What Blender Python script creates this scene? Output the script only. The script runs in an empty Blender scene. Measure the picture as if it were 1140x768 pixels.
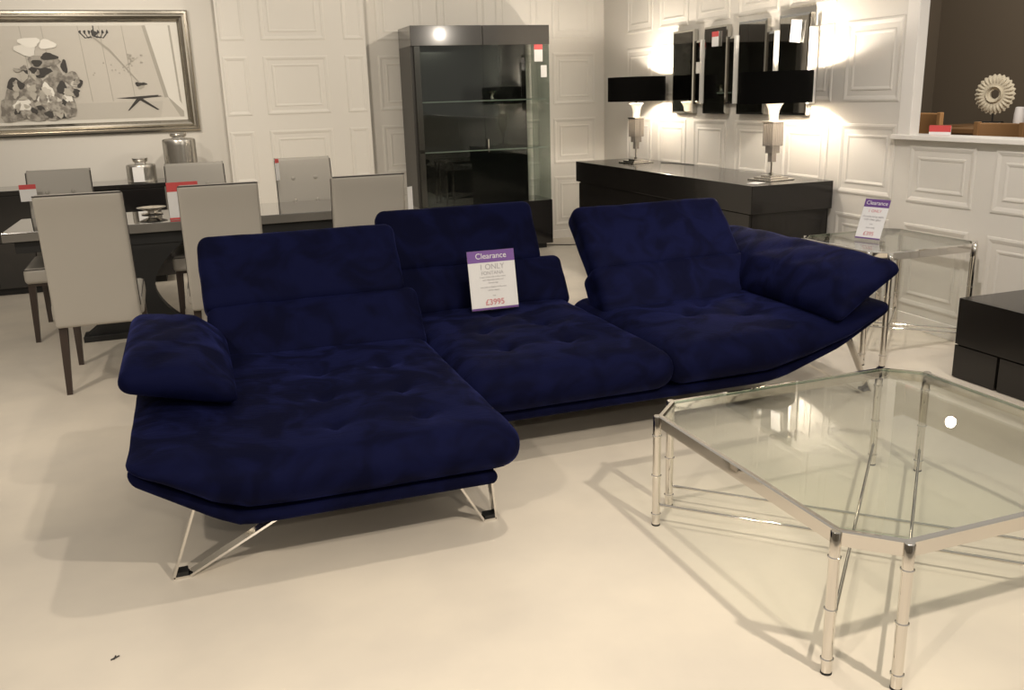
import bpy, bmesh, math, random
from mathutils import Vector, Matrix, noise
random.seed(4)
SC = bpy.context.scene
COL = SC.collection
PI = math.pi

# ------------------------------------------------------------------ camera
cam_d = bpy.data.cameras.new('camera'); cam = bpy.data.objects.new('camera', cam_d); COL.objects.link(cam)
R_ = Vector((0.94156, -0.33554, -0.02958)); U_ = Vector((0.11702, 0.24351, 0.96281)); F_ = Vector((0.31586, 0.91001, -0.26854))
M_ = Matrix.Identity(4)
for i in range(3):
    M_[i][0] = R_[i]; M_[i][1] = U_[i]; M_[i][2] = -F_[i]; M_[i][3] = (0, 0, 1.5)[i]
cam.matrix_world = M_
cam_d.sensor_width = 36; cam_d.lens = 998.055 / 1140 * 36; cam_d.clip_start = .05
SC.camera = cam

# ------------------------------------------------------------------ world, exposure
SC.view_settings.view_transform = 'Standard'; SC.view_settings.look = 'None'
SC.view_settings.gamma = 1; SC.view_settings.use_curve_mapping = False
SC.view_settings.exposure = 0.55
w = bpy.data.worlds.new('world'); SC.world = w; w.use_nodes = True
w.node_tree.nodes['Background'].inputs[0].default_value = (1.0, .92, .80, 1)
w.node_tree.nodes['Background'].inputs[1].default_value = 0.32

# ------------------------------------------------------------------ showroom ceiling spots
def spot(loc, tgt, e, size=70, blend=.5, col=(1, .89, .75), rad=.05):
    l = bpy.data.lights.new('ceiling_spot', 'SPOT'); o = bpy.data.objects.new('ceiling_spot', l); COL.objects.link(o)
    o.location = loc; l.energy = e; l.spot_size = math.radians(size); l.spot_blend = blend; l.color = col
    l.shadow_soft_size = rad
    o.rotation_euler = (Vector(tgt) - Vector(loc)).to_track_quat('-Z', 'Y').to_euler()
spot((1.9, -.1, 3.0), (1.4, 1.5, 0), 230, 95, .9)
spot((-1.4, .2, 3.0), (-.4, 2.4, 0), 120, 95, .8)
spot((1.3, 2.4, 3.0), (1.0, 3.4, .3), 65, 100, .8)
spot((3.2, 1.4, 3.0), (2.7, 4.3, .5), 60, 75, .8)
spot((2.9, .8, 3.0), (2.6, 4.3, .62), 330, 26, .9)
spot((.4, -2.4, 2.9), (.4, 2.7, .3), 110, 40, .9)
spot((-1.8, 3.6, 3.0), (-.6, 6.0, .4), 95, 95, .8)
spot((.6, 5.6, 3.0), (.6, 8.9, 1.5), 95, 75, .8)
spot((-1.0, 6.6, 3.0), (-.8, 8.9, 1.6), 70, 80, .8)
spot((2.6, 5.6, 3.0), (4.2, 7.6, 1.0), 60, 85, .8)
spot((3.9, 5.9, 3.0), (1.9, 8.9, 1.5), 110, 75, .8)
spot((2.6, 2.9, 3.0), (4.2, 4.3, .75), 125, 75, .9, (1, .92, .86))
spot((5.6, 5.0, 2.9), (7.2, 7.0, 1.3), 120, 90, .8)
spot((7.2, 6.81, 2.76), (2.3, 2.2, .4), 14, 60, .8, rad=.05)
spot((5.8, -4.4, 2.9), (3.0, 6, 1), 60, 60, .8)

# ------------------------------------------------------------------ materials
def mat(name, col, rough=.5, metal=0, spec=.5, coat=0, sheen=0, sheen_tint=None, emit=None, es=0, bump=None, var=None, coat_rough=.05):
    m = bpy.data.materials.new(name); m.use_nodes = True; nt = m.node_tree; b = nt.nodes['Principled BSDF']
    I = b.inputs
    I['Base Color'].default_value = (*col, 1); I['Roughness'].default_value = rough; I['Metallic'].default_value = metal
    I['Specular IOR Level'].default_value = spec; I['Coat Weight'].default_value = coat; I['Coat Roughness'].default_value = coat_rough
    I['Sheen Weight'].default_value = sheen; I['Sheen Roughness'].default_value = .35
    if sheen_tint: I['Sheen Tint'].default_value = (*sheen_tint, 1)
    if emit: I['Emission Color'].default_value = (*emit, 1); I['Emission Strength'].default_value = es
    tc = nt.nodes.new('ShaderNodeTexCoord')
    if var:      # (scale, colour b, detail, low, high)
        n = nt.nodes.new('ShaderNodeTexNoise'); n.inputs['Scale'].default_value = var[0]; n.inputs['Detail'].default_value = var[2]
        nt.links.new(tc.outputs['Object'], n.inputs['Vector'])
        r = nt.nodes.new('ShaderNodeValToRGB'); r.color_ramp.elements[0].position = var[3]; r.color_ramp.elements[1].position = var[4]
        r.color_ramp.elements[0].color = (*col, 1); r.color_ramp.elements[1].color = (*var[1], 1)
        nt.links.new(n.outputs['Fac'], r.inputs['Fac']); nt.links.new(r.outputs['Color'], I['Base Color'])
    if bump:     # (scale, strength, distance)
        n = nt.nodes.new('ShaderNodeTexNoise'); n.inputs['Scale'].default_value = bump[0]; n.inputs['Detail'].default_value = 4
        nt.links.new(tc.outputs['Object'], n.inputs['Vector'])
        bp = nt.nodes.new('ShaderNodeBump'); bp.inputs['Strength'].default_value = bump[1]; bp.inputs['Distance'].default_value = bump[2]
        nt.links.new(n.outputs['Fac'], bp.inputs['Height']); nt.links.new(bp.outputs['Normal'], I['Normal'])
    return m

def glass(name, tint, ior=1.5, rough=0.0):
    m = bpy.data.materials.new(name); m.use_nodes = True; nt = m.node_tree; nt.nodes.clear()
    out = nt.nodes.new('ShaderNodeOutputMaterial'); mx = nt.nodes.new('ShaderNodeMixShader')
    t = nt.nodes.new('ShaderNodeBsdfTransparent'); t.inputs[0].default_value = (*tint, 1)
    g = nt.nodes.new('ShaderNodeBsdfGlossy'); g.inputs['Roughness'].default_value = rough
    lw = nt.nodes.new('ShaderNodeLayerWeight'); pw = nt.nodes.new('ShaderNodeMath'); pw.operation = 'POWER'; pw.inputs[1].default_value = 5
    f = nt.nodes.new('ShaderNodeMath'); f.operation = 'MULTIPLY_ADD'; F0 = ((ior-1)/(ior+1))**2; f.inputs[1].default_value = 1-F0; f.inputs[2].default_value = F0
    nt.links.new(lw.outputs['Facing'], pw.inputs[0]); nt.links.new(pw.outputs[0], f.inputs[0])
    nt.links.new(f.outputs[0], mx.inputs[0]); nt.links.new(t.outputs[0], mx.inputs[1]); nt.links.new(g.outputs[0], mx.inputs[2])
    nt.links.new(mx.outputs[0], out.inputs[0]); return m

def velvet_mat():
    m = mat('blue_velvet', (.0030, .0042, .0240), .75, sheen=.3, sheen_tint=(.06, .075, .33), spec=.04)
    nt = m.node_tree; b = nt.nodes['Principled BSDF']; tc = nt.nodes.new('ShaderNodeTexCoord')
    n = nt.nodes.new('ShaderNodeTexNoise'); n.inputs['Scale'].default_value = 5.5; n.inputs['Detail'].default_value = 7; n.inputs['Distortion'].default_value = 1.1
    nt.links.new(tc.outputs['Object'], n.inputs['Vector'])
    r = nt.nodes.new('ShaderNodeMapRange'); r.inputs[1].default_value = .42; r.inputs[2].default_value = .60
    r.inputs[3].default_value = .10; r.inputs[4].default_value = .42
    rc = nt.nodes.new('ShaderNodeValToRGB'); rc.color_ramp.elements[0].position = .40; rc.color_ramp.elements[1].position = .60
    rc.color_ramp.elements[0].color = (.0022, .0028, .0145, 1); rc.color_ramp.elements[1].color = (.0035, .0047, .0255, 1)
    nt.links.new(n.outputs['Fac'], rc.inputs['Fac']); nt.links.new(rc.outputs['Color'], b.inputs['Base Color'])
    nt.links.new(n.outputs['Fac'], r.inputs[0]); nt.links.new(r.outputs[0], b.inputs['Sheen Weight'])
    # nap direction: brushed streaks
    mp = nt.nodes.new('ShaderNodeMapping'); mp.inputs['Scale'].default_value = (14, 60, 14)
    n2 = nt.nodes.new('ShaderNodeTexNoise'); n2.inputs['Scale'].default_value = 1.3; n2.inputs['Detail'].default_value = 4
    nt.links.new(tc.outputs['Object'], mp.inputs[0]); nt.links.new(mp.outputs[0], n2.inputs['Vector'])
    bp = nt.nodes.new('ShaderNodeBump'); bp.inputs['Strength'].default_value = .25; bp.inputs['Distance'].default_value = .004
    nt.links.new(n2.outputs['Fac'], bp.inputs['Height']); nt.links.new(bp.outputs['Normal'], b.inputs['Normal'])
    return m

M = dict(
    wall=mat('wall_paint', (.66, .63, .575), .55), far=mat('unseen_dark_wall', (.34, .31, .27), .7),
    trim=mat('white_trim', (.78, .75, .70), .4),
    brown=mat('brown_wall', (.13, .105, .078), .7),
    floor=mat('cream_floor', (.655, .595, .51), .27, var=(2.2, (.735, .665, .56), 9, .36, .64), bump=(40, .05, .002)),
    velvet=velvet_mat(),
    chrome=mat('chrome', (.74, .71, .665), .05, 1),
    satin=mat('satin_steel', (.78, .74, .68), .2, 1),
    glass=glass('clear_glass', (.94, .96, .935)),
    edge=glass('glass_edge', (.80, .90, .84)),
    smoke=glass('cabinet_glass', (.80, .83, .81), 1.5),
    gloss=mat('black_gloss', (.012, .011, .011), .1, spec=.6, coat=.6),
    grey_gloss=mat('grey_gloss', (.050, .046, .041), .12, spec=.6, coat=.7),
    wenge=mat('dark_brown_lacquer', (.012, .0105, .0095), .2, spec=.4, coat=.2),
    leather=mat('cream_leather', (.38, .355, .315), .5, bump=(120, .08, .001)),
    pipe=mat('dark_piping', (.03, .026, .024), .4),
    walnut=mat('dark_wood_leg', (.035, .022, .016), .35),
    mirror=mat('mirror', (.80, .81, .80), .02, 1),
    smokemirror=mat('dark_mirror', (.60, .59, .56), .03, 1), strip=mat('bevel_reflection', (.80, .79, .76), .35, .2),
    rimlight=mat('glass_front_edge', (.30, .34, .31), .2), tabletop=mat('table_gloss', (.02, .019, .018), .05, spec=1, coat=1), tedge=mat('table_edge', (.16, .15, .135), .2, coat=.5),
    shade=mat('black_shade', (.004, .0038, .0035), .9, spec=.05),
    shade_in=mat('shade_lining', (.75, .70, .62), .7),
    crystal=mat('frosted_crystal', (.42, .38, .34), .12, .4, spec=.8),
    cup=mat('lit_frosted_glass', (.85, .82, .76), .25, .0, coat=.6),
    bulb=mat('lit_bulb', (1, .9, .75), .5, emit=(1, .83, .6), es=60),
    white=mat('white_card', (.80, .79, .78), .45),
    purple=mat('purple_card', (.18, .07, .33), .4),
    violet=mat('deep_purple_card', (.13, .04, .24), .4),
    red=mat('red_print', (.62, .08, .08), .45),
    palered=mat('pale_red_print', (.62, .22, .24), .5),
    greytext=mat('grey_print', (.42, .40, .42), .5),
    acrylic=glass('acrylic', (.97, .97, .97), 1.35),
    tan=mat('tan_wood', (.42, .23, .10), .45),
    tan_dark=mat('mid_brown_wood', (.20, .11, .05), .4),
    ivory=mat('ivory_shell', (.60, .55, .44), .5),
    black=mat('matt_black', (.008, .008, .008), .6),
    silver=mat('ribbed_silver', (.50, .48, .44), .25, .9),
    paper=mat('picture_paper', (.66, .62, .55), .6),
    mount=mat('picture_mount', (.82, .79, .72), .6),
    ink1=mat('picture_dark', (.05, .045, .04), .6),
    ink2=mat('picture_mid', (.20, .18, .155), .6, var=(22, (.42, .39, .34), 4, .4, .6)),
    ink3=mat('picture_light', (.46, .43, .37), .6),
    ink4=mat('picture_pale', (.60, .565, .50), .6),
    brownbase=mat('sofa_underside', (.03, .02, .014), .8),
)

# ------------------------------------------------------------------ builders
def link(name, bm, m, parent=None, smooth=False, loc=None):
    me = bpy.data.meshes.new(name)
    bmesh.ops.recalc_face_normals(bm, faces=bm.faces)
    bm.to_mesh(me); bm.free()
    ms = m if isinstance(m, (list, tuple)) else [m]
    for x in ms: me.materials.append(x)
    if smooth:
        for p in me.polygons: p.use_smooth = True
        if smooth != 'all': me.set_sharp_from_angle(angle=math.radians(smooth if isinstance(smooth, (int, float)) and smooth is not True else 35))
    o = bpy.data.objects.new(name, me); COL.objects.link(o)
    if parent: o.parent = parent
    if loc: o.location = loc
    return o

def tag(o, label=None, cat=None, group=None, kind=None):
    if label: o['label'] = label
    if cat: o['category'] = cat
    if group: o['group'] = group
    if kind: o['kind'] = kind
    return o

def thing(name, label, cat, loc=(0, 0, 0), rz=0, group=None):
    o = bpy.data.objects.new(name, None); COL.objects.link(o); o.location = loc; o.rotation_euler = (0, 0, rz)
    o.empty_display_size = .1
    return tag(o, label, cat, group)

def copy_tree(o, parent=None):
    c = o.copy(); COL.objects.link(c)
    if parent: c.parent = parent
    for ch in list(o.children): copy_tree(ch, c)
    return c

def box(bm, x0, x1, y0, y1, z0, z1, bev=0, mi=0):
    r = bmesh.ops.create_cube(bm, size=1, matrix=Matrix.Translation(((x0+x1)/2, (y0+y1)/2, (z0+z1)/2)) @ Matrix.Diagonal((x1-x0, y1-y0, z1-z0, 1)))
    fs = {f for v in r['verts'] for f in v.link_faces}
    for f in fs: f.material_index = mi
    if bev:
        es = list({e for v in r['verts'] for e in v.link_edges})
        g = bmesh.ops.bevel(bm, geom=es, offset=bev, segments=2, profile=.5, affect='EDGES')
        for f in g['faces']: f.material_index = mi
    return bm

def nb(): return bmesh.new()

def tube(bm, a, b, r, r2=None, seg=14, mi=0):
    a = Vector(a); b = Vector(b); d = b - a; L = d.length
    q = d.to_track_quat('Z', 'Y').to_matrix().to_4x4()
    res = bmesh.ops.create_cone(bm, cap_ends=True, segments=seg, radius1=r, radius2=r if r2 is None else r2, depth=L, matrix=Matrix.Translation((a+b)/2) @ q)
    for f in {f for v in res['verts'] for f in v.link_faces}: f.material_index = mi
    return bm

def lathe(bm, prof, seg=28, c=(0, 0, 0), mi=0):
    rings = []
    for r, z in prof:
        rings.append([bm.verts.new((c[0]+r*math.cos(2*PI*k/seg), c[1]+r*math.sin(2*PI*k/seg), c[2]+z)) for k in range(seg)])
    for a, b in zip(rings, rings[1:]):
        for k in range(seg):
            f = bm.faces.new((a[k], a[(k+1) % seg], b[(k+1) % seg], b[k])); f.material_index = mi
    for rg in (rings[0], rings[-1]):
        f = bm.faces.new(rg); f.material_index = mi
    return bm

def extrude_poly(bm, pts, n, h, mi=0):
    """pts: 3-D outline, n: extrusion vector"""
    n = Vector(n)*h
    a = [bm.verts.new(Vector(p)) for p in pts]; b = [bm.verts.new(Vector(p)+n) for p in pts]
    L = len(pts)
    fs = [bm.faces.new(a), bm.faces.new(list(reversed(b)))]
    for k in range(L): fs.append(bm.faces.new((a[k], a[(k+1) % L], b[(k+1) % L], b[k])))
    for f in fs: f.material_index = mi
    return bm

def axis_pts(h, r, m, e=5):
    out = [-h + r*(1-math.cos(k/e*PI/2)) for k in range(e)]
    L = [-(h-r) + 2*(h-r)*k/m for k in range(m+1)]
    return out + L + [-x for x in reversed(out)]

def rbox(bm, hx, hy, hz, r, n=(20, 20, 6), warp=None):
    """rounded cushion block, centred; warp(co, unit) -> co"""
    r = min(r, hx*.98, hy*.98, hz*.98)
    X, Y, Z = axis_pts(hx, r, n[0]), axis_pts(hy, r, n[1]), axis_pts(hz, r, n[2])
    nx, ny, nz = len(X)-1, len(Y)-1, len(Z)-1
    V = {}
    def v(i, j, k):
        if (i, j, k) in V: return V[i, j, k]
        p = Vector((X[i], Y[j], Z[k])); c = Vector((max(-(hx-r), min(hx-r, p.x)), max(-(hy-r), min(hy-r, p.y)), max(-(hz-r), min(hz-r, p.z))))
        d = p - c
        if d.length > 1e-7: p = c + d.normalized()*r
        q = warp(p, Vector((p.x/hx, p.y/hy, p.z/hz))) if warp else p
        V[i, j, k] = bm.verts.new(q); return V[i, j, k]
    for i in range(nx):
        for j in range(ny):
            bm.faces.new((v(i, j, 0), v(i, j+1, 0), v(i+1, j+1, 0), v(i+1, j, 0)))
            bm.faces.new((v(i, j, nz), v(i+1, j, nz), v(i+1, j+1, nz), v(i, j+1, nz)))
    for i in range(nx):
        for k in range(nz):
            bm.faces.new((v(i, 0, k), v(i+1, 0, k), v(i+1, 0, k+1), v(i, 0, k+1)))
            bm.faces.new((v(i, ny, k), v(i, ny, k+1), v(i+1, ny, k+1), v(i+1, ny, k)))
    for j in range(ny):
        for k in range(nz):
            bm.faces.new((v(0, j, k), v(0, j, k+1), v(0, j+1, k+1), v(0, j+1, k)))
            bm.faces.new((v(nx, j, k), v(nx, j+1, k), v(nx, j+1, k+1), v(nx, j, k+1)))
    return bm

def interp(xs, ys, x):
    if x <= xs[0]: return ys[0]
    for a in range(len(xs)-1):
        if x <= xs[a+1]:
            t = (x-xs[a])/(xs[a+1]-xs[a]); return ys[a] + (ys[a+1]-ys[a])*t
    return ys[-1]

def text_mesh(txt, size, m, parent, mtx, name='lettering', bold=0):
    cu = bpy.data.curves.new('txt', 'FONT'); cu.body = txt; cu.size = size; cu.align_x = 'CENTER'; cu.extrude = .0003; cu.offset = bold
    t = bpy.data.objects.new('txt', cu); COL.objects.link(t)
    me = bpy.data.meshes.new_from_object(t.evaluated_get(bpy.context.evaluated_depsgraph_get()))
    bpy.data.objects.remove(t); bpy.data.curves.remove(cu)
    me.materials.clear(); me.materials.append(m)
    o = bpy.data.objects.new(name, me); COL.objects.link(o); o.parent = parent; o.matrix_local = mtx
    return o

# ------------------------------------------------------------------ setting
WX = 4.2        # face of right wall
BY = 8.9        # face of back wall
def moulding(bm, P, a0, a1, z0, z1, inward=1.0, w=.042, t=.0065):
    """raised rectangular moulding; P(a, z, d) -> point, d = distance off the wall"""
    prof = [(0, -.002), (.002, t*.7), (w*.35, t), (w*.7, t*.45), (w, -.002)]
    loops = []
    for s, d in prof:
        loops.append([bm.verts.new(P(a, z, d)) for a, z in ((a0+s, z0+s), (a1-s, z0+s), (a1-s, z1-s), (a0+s, z1-s))])
    for A, B in zip(loops, loops[1:]):
        for k in range(4): bm.faces.new((A[k], A[(k+1) % 4], B[(k+1) % 4], B[k]))
ROWS = [(.14, .655), (.787, 1.25), (1.39, 1.90), (2.035, 2.55)]
def panels(bm, P, cols, rows=ROWS, zmax=9, field=True):
    for a0, a1 in cols:
        for z0, z1 in rows:
            if z1 > zmax: continue
            moulding(bm, P, a0, a1, z0, z1)
            # raised field
            if field: moulding(bm, P, a0+.07, a1-.07, z0+.07, z1-.07, w=.028, t=.0045)

bm = nb(); box(bm, -6, 9, -6, BY, -.05, 0)
tag(link('floor', bm, M['floor']), kind='structure')

# back wall with its projecting pier
bm = nb(); box(bm, -6, WX, BY, BY+.12, 0, 3.05)
panels(bm, lambda a, z, d: Vector((a, BY-d, z)), [(1.82, 2.28), (2.42, 2.92), (3.02, 3.48), (3.62, 4.10)])
tag(link('wall_back', bm, M['wall']), kind='structure')
bm = nb(); box(bm, .365, 1.675, 8.7, BY, 0, 3.05)
panels(bm, lambda a, z, d: Vector((a, 8.7-d, z)), [(.735, 1.31)])
panels(bm, lambda a, z, d: Vector((a, 8.7-d, z)), [(1.47, 1.655), (.385, .60)], field=False)
tag(link('wall_pier', bm, M['wall']), kind='structure')

# right wall with the wide opening
bm = nb(); box(bm, WX, WX+.05, 4.55, BY+.12, 0, 3.05); box(bm, WX, WX+.05, -4, 4.55, 0, 1.165)
cols = [(4.63+.643*k, 5.15+.643*k) for k in range(6)]
Pr = lambda a, z, d: Vector((WX-d, a, z))
panels(bm, Pr, cols)
panels(bm, Pr, [(3.99-.643*k, 4.50-.643*k) for k in range(8)], rows=[(.14, .655), (.785, 1.135)])
tag(link('wall_right', bm, M['wall']), kind='structure')
bm = nb(); box(bm, WX-.018, WX+.055, 4.50, 4.60, 1.19, 3.05, .003)
tag(link('trim_1', bm, M['trim']), kind='structure')
bm = nb(); box(bm, WX-.04, WX+.14, -4, 4.635, 1.163, 1.192, .004)
tag(link('trim_2', bm, M['trim']), kind='structure')
bm = nb(); box(bm, WX-.012, WX, 5.35, BY, 0, .09, .003); box(bm, WX-.012, WX, -4, 5.2, 0, .09, .003)
tag(link('baseboard_right', bm, M['trim']), kind='structure')
bm = nb(); box(bm, 1.68, WX, BY-.012, BY, 0, .09, .003)
tag(link('baseboard_back', bm, M['trim']), kind='structure')
# unseen showroom sides behind and left of the camera, added for dark chrome reflections
bm = nb(); box(bm, -6.1, -6, -6, BY+.12, 0, 3.05); tag(link('unseen_wall_left', bm, M['far']), kind='structure')
bm = nb(); box(bm, -6, WX, -6.1, -6, 0, 3.05); tag(link('unseen_wall_front', bm, M['far']), kind='structure')
# brown room beyond the opening
bm = nb(); box(bm, 7.5, 7.6, -2, 7.85, 0, 3.05); box(bm, WX+.05, 7.6, 7.78, 7.9, 0, 3.05)
tag(link('wall_far', bm, M['brown']), kind='structure')

# ------------------------------------------------------------------ sofa
sofa = thing('sofa', 'navy blue velvet corner sofa with chaise, three tall backrests and chrome legs', 'sofa')
def shell(name, xs, zs, x0, x1, y0, y1, t, m):
    def wp(p, un):
        x = p.x + (x0+x1)/2; y = p.y + (y0+y1)/2
        return Vector((x, y, interp(xs, zs, x) + t/2 + p.z))
    bm = nb(); rbox(bm, (x1-x0)/2, (y1-y0)/2, t/2, t*.49, (40, 24, 2), wp)
    return link(name, bm, m, sofa, 'all')
XS_L, ZS_L = (-.30, -.26, -.05, .02, .08, .95), (.412, .385, .245, .21, .203, .200)
XS_R, ZS_R = (.8, 2.36, 2.43, 2.52, 2.80, 3.02, 3.06), (.185, .185, .190, .210, .305, .425, .445)
shell('chaise_base', XS_L, ZS_L, -.285, .885, 2.725, 4.25, .05, M['velvet'])
shell('seat_base', XS_R, ZS_R, .90, 3.065, 3.32, 4.75, .05, M['velvet'])
bm = nb(); box(bm, .1, .86, 2.95, 4.2, .178, .202); tag(link('underside_panel', bm, M['brownbase'], sofa))
bm = nb(); box(bm, .98, 2.36, 3.5, 4.6, .155, .186); tag(link('underside_panel', bm, M['brownbase'], sofa))

def seat(x0, x1, y0, y1, xs, zb, zt, tufts, seed, edge=.085):
    """cushion lying on the shell: bottom zb(x), top zt(x)"""
    hx, hy, hz = (x1-x0)/2, (y1-y0)/2, .1
    cx, cy = (x0+x1)/2, (y0+y1)/2
    def wp(p, un):
        x, y = cx+p.x, cy+p.y
        b, t = interp(xs, zb, x), interp(xs, zt, x)
        u = (un.z+1)/2
        z = b + (t-b)*u
        if un.z > 0:
            crown = (1-abs(un.x)**3)*(1-abs(un.y)**3)
            z += .022*crown*un.z
            for tx, ty in tufts:
                d = math.hypot(x-tx, y-ty)
                z -= (.022*math.exp(-(d/.030)**2) + .015*math.exp(-(d/.12)**2))*un.z
            # gathered creases running between the tufts
            for a in range(len(tufts)):
                for c in range(a+1, len(tufts)):
                    A, B = Vector(tufts[a]), Vector(tufts[c]); L = (B-A).length
                    if L < .37:
                        t_ = max(-.25, min(1.25, (Vector((x, y))-A).dot(B-A)/L**2)); dd = (Vector((x, y))-(A+(B-A)*t_)).length
                        z -= .0045*math.exp(-(dd/.022)**2)*un.z
            z += .006*noise.noise(Vector((x*4, y*4, seed)))
        # soft bulging front and sides
        k = 1-un.z**2
        q = Vector((x, y, z))
        if abs(un.y) > .6: q.y += (-.018 if un.y < 0 else .006)*k*(abs(un.y)-.6)/.4
        if abs(un.x) > .8: q.x += .010*k*(1 if un.x > 0 else -1)*(abs(un.x)-.8)/.2
        q += Vector((noise.noise(Vector((y*7, z*9, seed))), noise.noise(Vector((x*7, z*9, seed+5))), 0))*.004
        return q
    bm = nb(); rbox(bm, hx, hy, hz, edge, (40, 46, 3), wp)
    return link('seat_cushion', bm, M['velvet'], sofa, 'all')
seat(-.275, .965, 2.700, 4.18, (-.30, -.2, -.05, .05, .2, .95), (.44, .40, .295, .258, .25, .248), (.475, .468, .45, .437, .425, .42),
     [(.40, 3.58), (.68, 3.60), (.38, 3.26), (.67, 3.25), (.37, 2.95), (.68, 2.945)], 1)
seat(.955, 1.885, 3.265, 4.60, (.9, 1.9), (.232, .234), (.42, .42), [(1.23, 3.62), (1.53, 3.64), (1.23, 3.95), (1.53, 3.96), (1.38, 4.22)], 2)
seat(1.88, 3.045, 3.285, 4.45, (1.8, 2.4, 2.6, 2.8, 3.0, 3.1), (.234, .238, .285, .352, .465, .49), (.42, .42, .425, .44, .498, .52), [(2.26, 3.80), (2.50, 3.68), (2.42, 3.95)], 3)

def backrest(xa, xb, y0, z0, y1, z1, y2, z2, xa2=None, xb2=None, seed=0, t1=.17, t2=.13):
    """lower bolster from (y0,z0) to the crease (y1,z1), headrest on to (y2,z2); front faces given"""
    xa2 = xa+.01 if xa2 is None else xa2; xb2 = xb-.01 if xb2 is None else xb2
    par = None
    for nm, a, b, ya, za, yb, zb, th in (('backrest', xa, xb, y0, z0, y1, z1, t1), ('headrest', xa2, xb2, y1, z1, y2, z2, t2)):
        d = Vector((0, yb-ya, zb-za)); L = d.length; d.normalize(); n = Vector((0, -d.z, d.y))   # n: towards the sitter
        c = Vector(((a+b)/2, (ya+yb)/2, (za+zb)/2)) - n*th/2
        def wp(p, un, c=c, d=d, n=n):
            bul = (1-abs(un.x)**2.5)*(1-abs(un.y)**2.2)
            h = p.z*(1+.30*bul) + .008*noise.noise(Vector((p.x*5, p.y*7, seed+th)))*un.z
            if un.z > .2: h -= .010*math.exp(-((p.x+.1)/.05+p.y*9)**2)*0.5
            return c + Vector((1, 0, 0))*(p.x + .006*noise.noise(Vector((p.y*9, p.z*9, seed)))) + d*p.y + n*h
        bm = nb(); rbox(bm, (b-a)/2, L/2+.022, th/2, min(.05, th*.45), (36, 12, 3), wp)
        o = link(nm, bm, M['velvet'], sofa, 'all')
        if nm == 'headrest':
            o.parent = par
        else: par = o
backrest(-.005, .955, 3.93, .415, 4.10, .635, 4.31, .915, -.012, .905, seed=11)
backrest(.93, 1.885, 4.40, .425, 4.54, .640, 4.70, .925, .895, 1.775, seed=12)
backrest(1.92, 2.92, 4.03, .40, 4.20, .625, 4.47, .905, 1.925, 2.835, seed=13, t1=.20, t2=.15)

def armrest(inner, outer, y0, y1o, y1i, t, seed, sgn):
    """inner/outer = (x, z) of the cushion's underside edges; y0 front; back ends differ"""
    ix, iz = inner; ox, oz = outer
    d = Vector((ox-ix, 0, oz-iz)); L = d.length; d.normalize(); n = Vector((-d.z, 0, d.x))
    if n.z < 0: n = -n
    def wp(p, un):
        s = p.x/L + .5                      # 0 inner, 1 outer
        yl = (y1i*(1-s) + y1o*s)
        y = y0 + (p.y/1.0+.5)*(yl-y0)
        th = t*(.38+.62*min(1, s/.38)**.7)*(1-.30*s**2)*(1-.25*abs(un.y)**4)
        h = (un.z+1)/2*th + .014*(1-un.x**2)*(1-un.y**2)*(1 if un.z > 0 else 0)
        q = Vector((ix, 0, iz)) + d*(s*L) + n*h; q.y = y
        q += Vector((0, 0, 1))*(.007*noise.noise(Vector((p.x*5, y*5, seed))) - .006*math.exp(-((p.x*6+y*4) % 1.3-.6)**2*18))*max(0, un.z)
        return q
    bm = nb(); rbox(bm, L/2, .5, .05, .045, (22, 30, 4), wp)
    return link('armrest', bm, M['velvet'], sofa, 'all')
armrest((.06, .465), (-.325, .560), 3.16, 4.12, 4.05, .15, 21, -1)
armrest((2.74, .435), (3.09, .650), 3.27, 4.80, 4.06, .135, 22, 1)

def strip(bm, a, b, y0, y1, t=.008):
    a = Vector((a[0], 0, a[1])); b = Vector((b[0], 0, b[1])); d = (b-a).normalized(); n = Vector((-d.z, 0, d.x))*t/2
    extrude_poly(bm, [(p.x, y0, p.z) for p in (a-n, b-n, b+n, a+n)], (0, 1, 0), y1-y0)
def vleg(f0, f1, top0, top1, y):
    bm = nb(); strip(bm, (f0, 0.004), top0, y, y+.045); strip(bm, (f1, .004), top1, y, y+.045); strip(bm, (f0, .004), (f1, .004), y, y+.045)
    o = link('leg', bm, M['chrome'], sofa)
    bm = nb(); box(bm, min(f0, f1)+.004, max(f0, f1)-.004, y+.002, y+.043, .008, .022); link('foot_pad', bm, M['black'], o)
vleg(-.205, -.155, (-.095, .29), (.24, .203), 2.86)
vleg(.912, .865, (.895, .21), (.752, .205), 2.86)
vleg(3.115, 3.065, (2.93, .37), (2.62, .25), 3.46)
vleg(1.25, 1.30, (1.20, .17), (1.55, .17), 3.80)
vleg(-.205, -.155, (-.095, .29), (.24, .203), 4.05)
vleg(3.115, 3.065, (2.93, .37), (2.62, .25), 4.30)
vleg(1.05, 1.10, (1.0, .2), (1.3, .2), 4.55)

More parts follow.
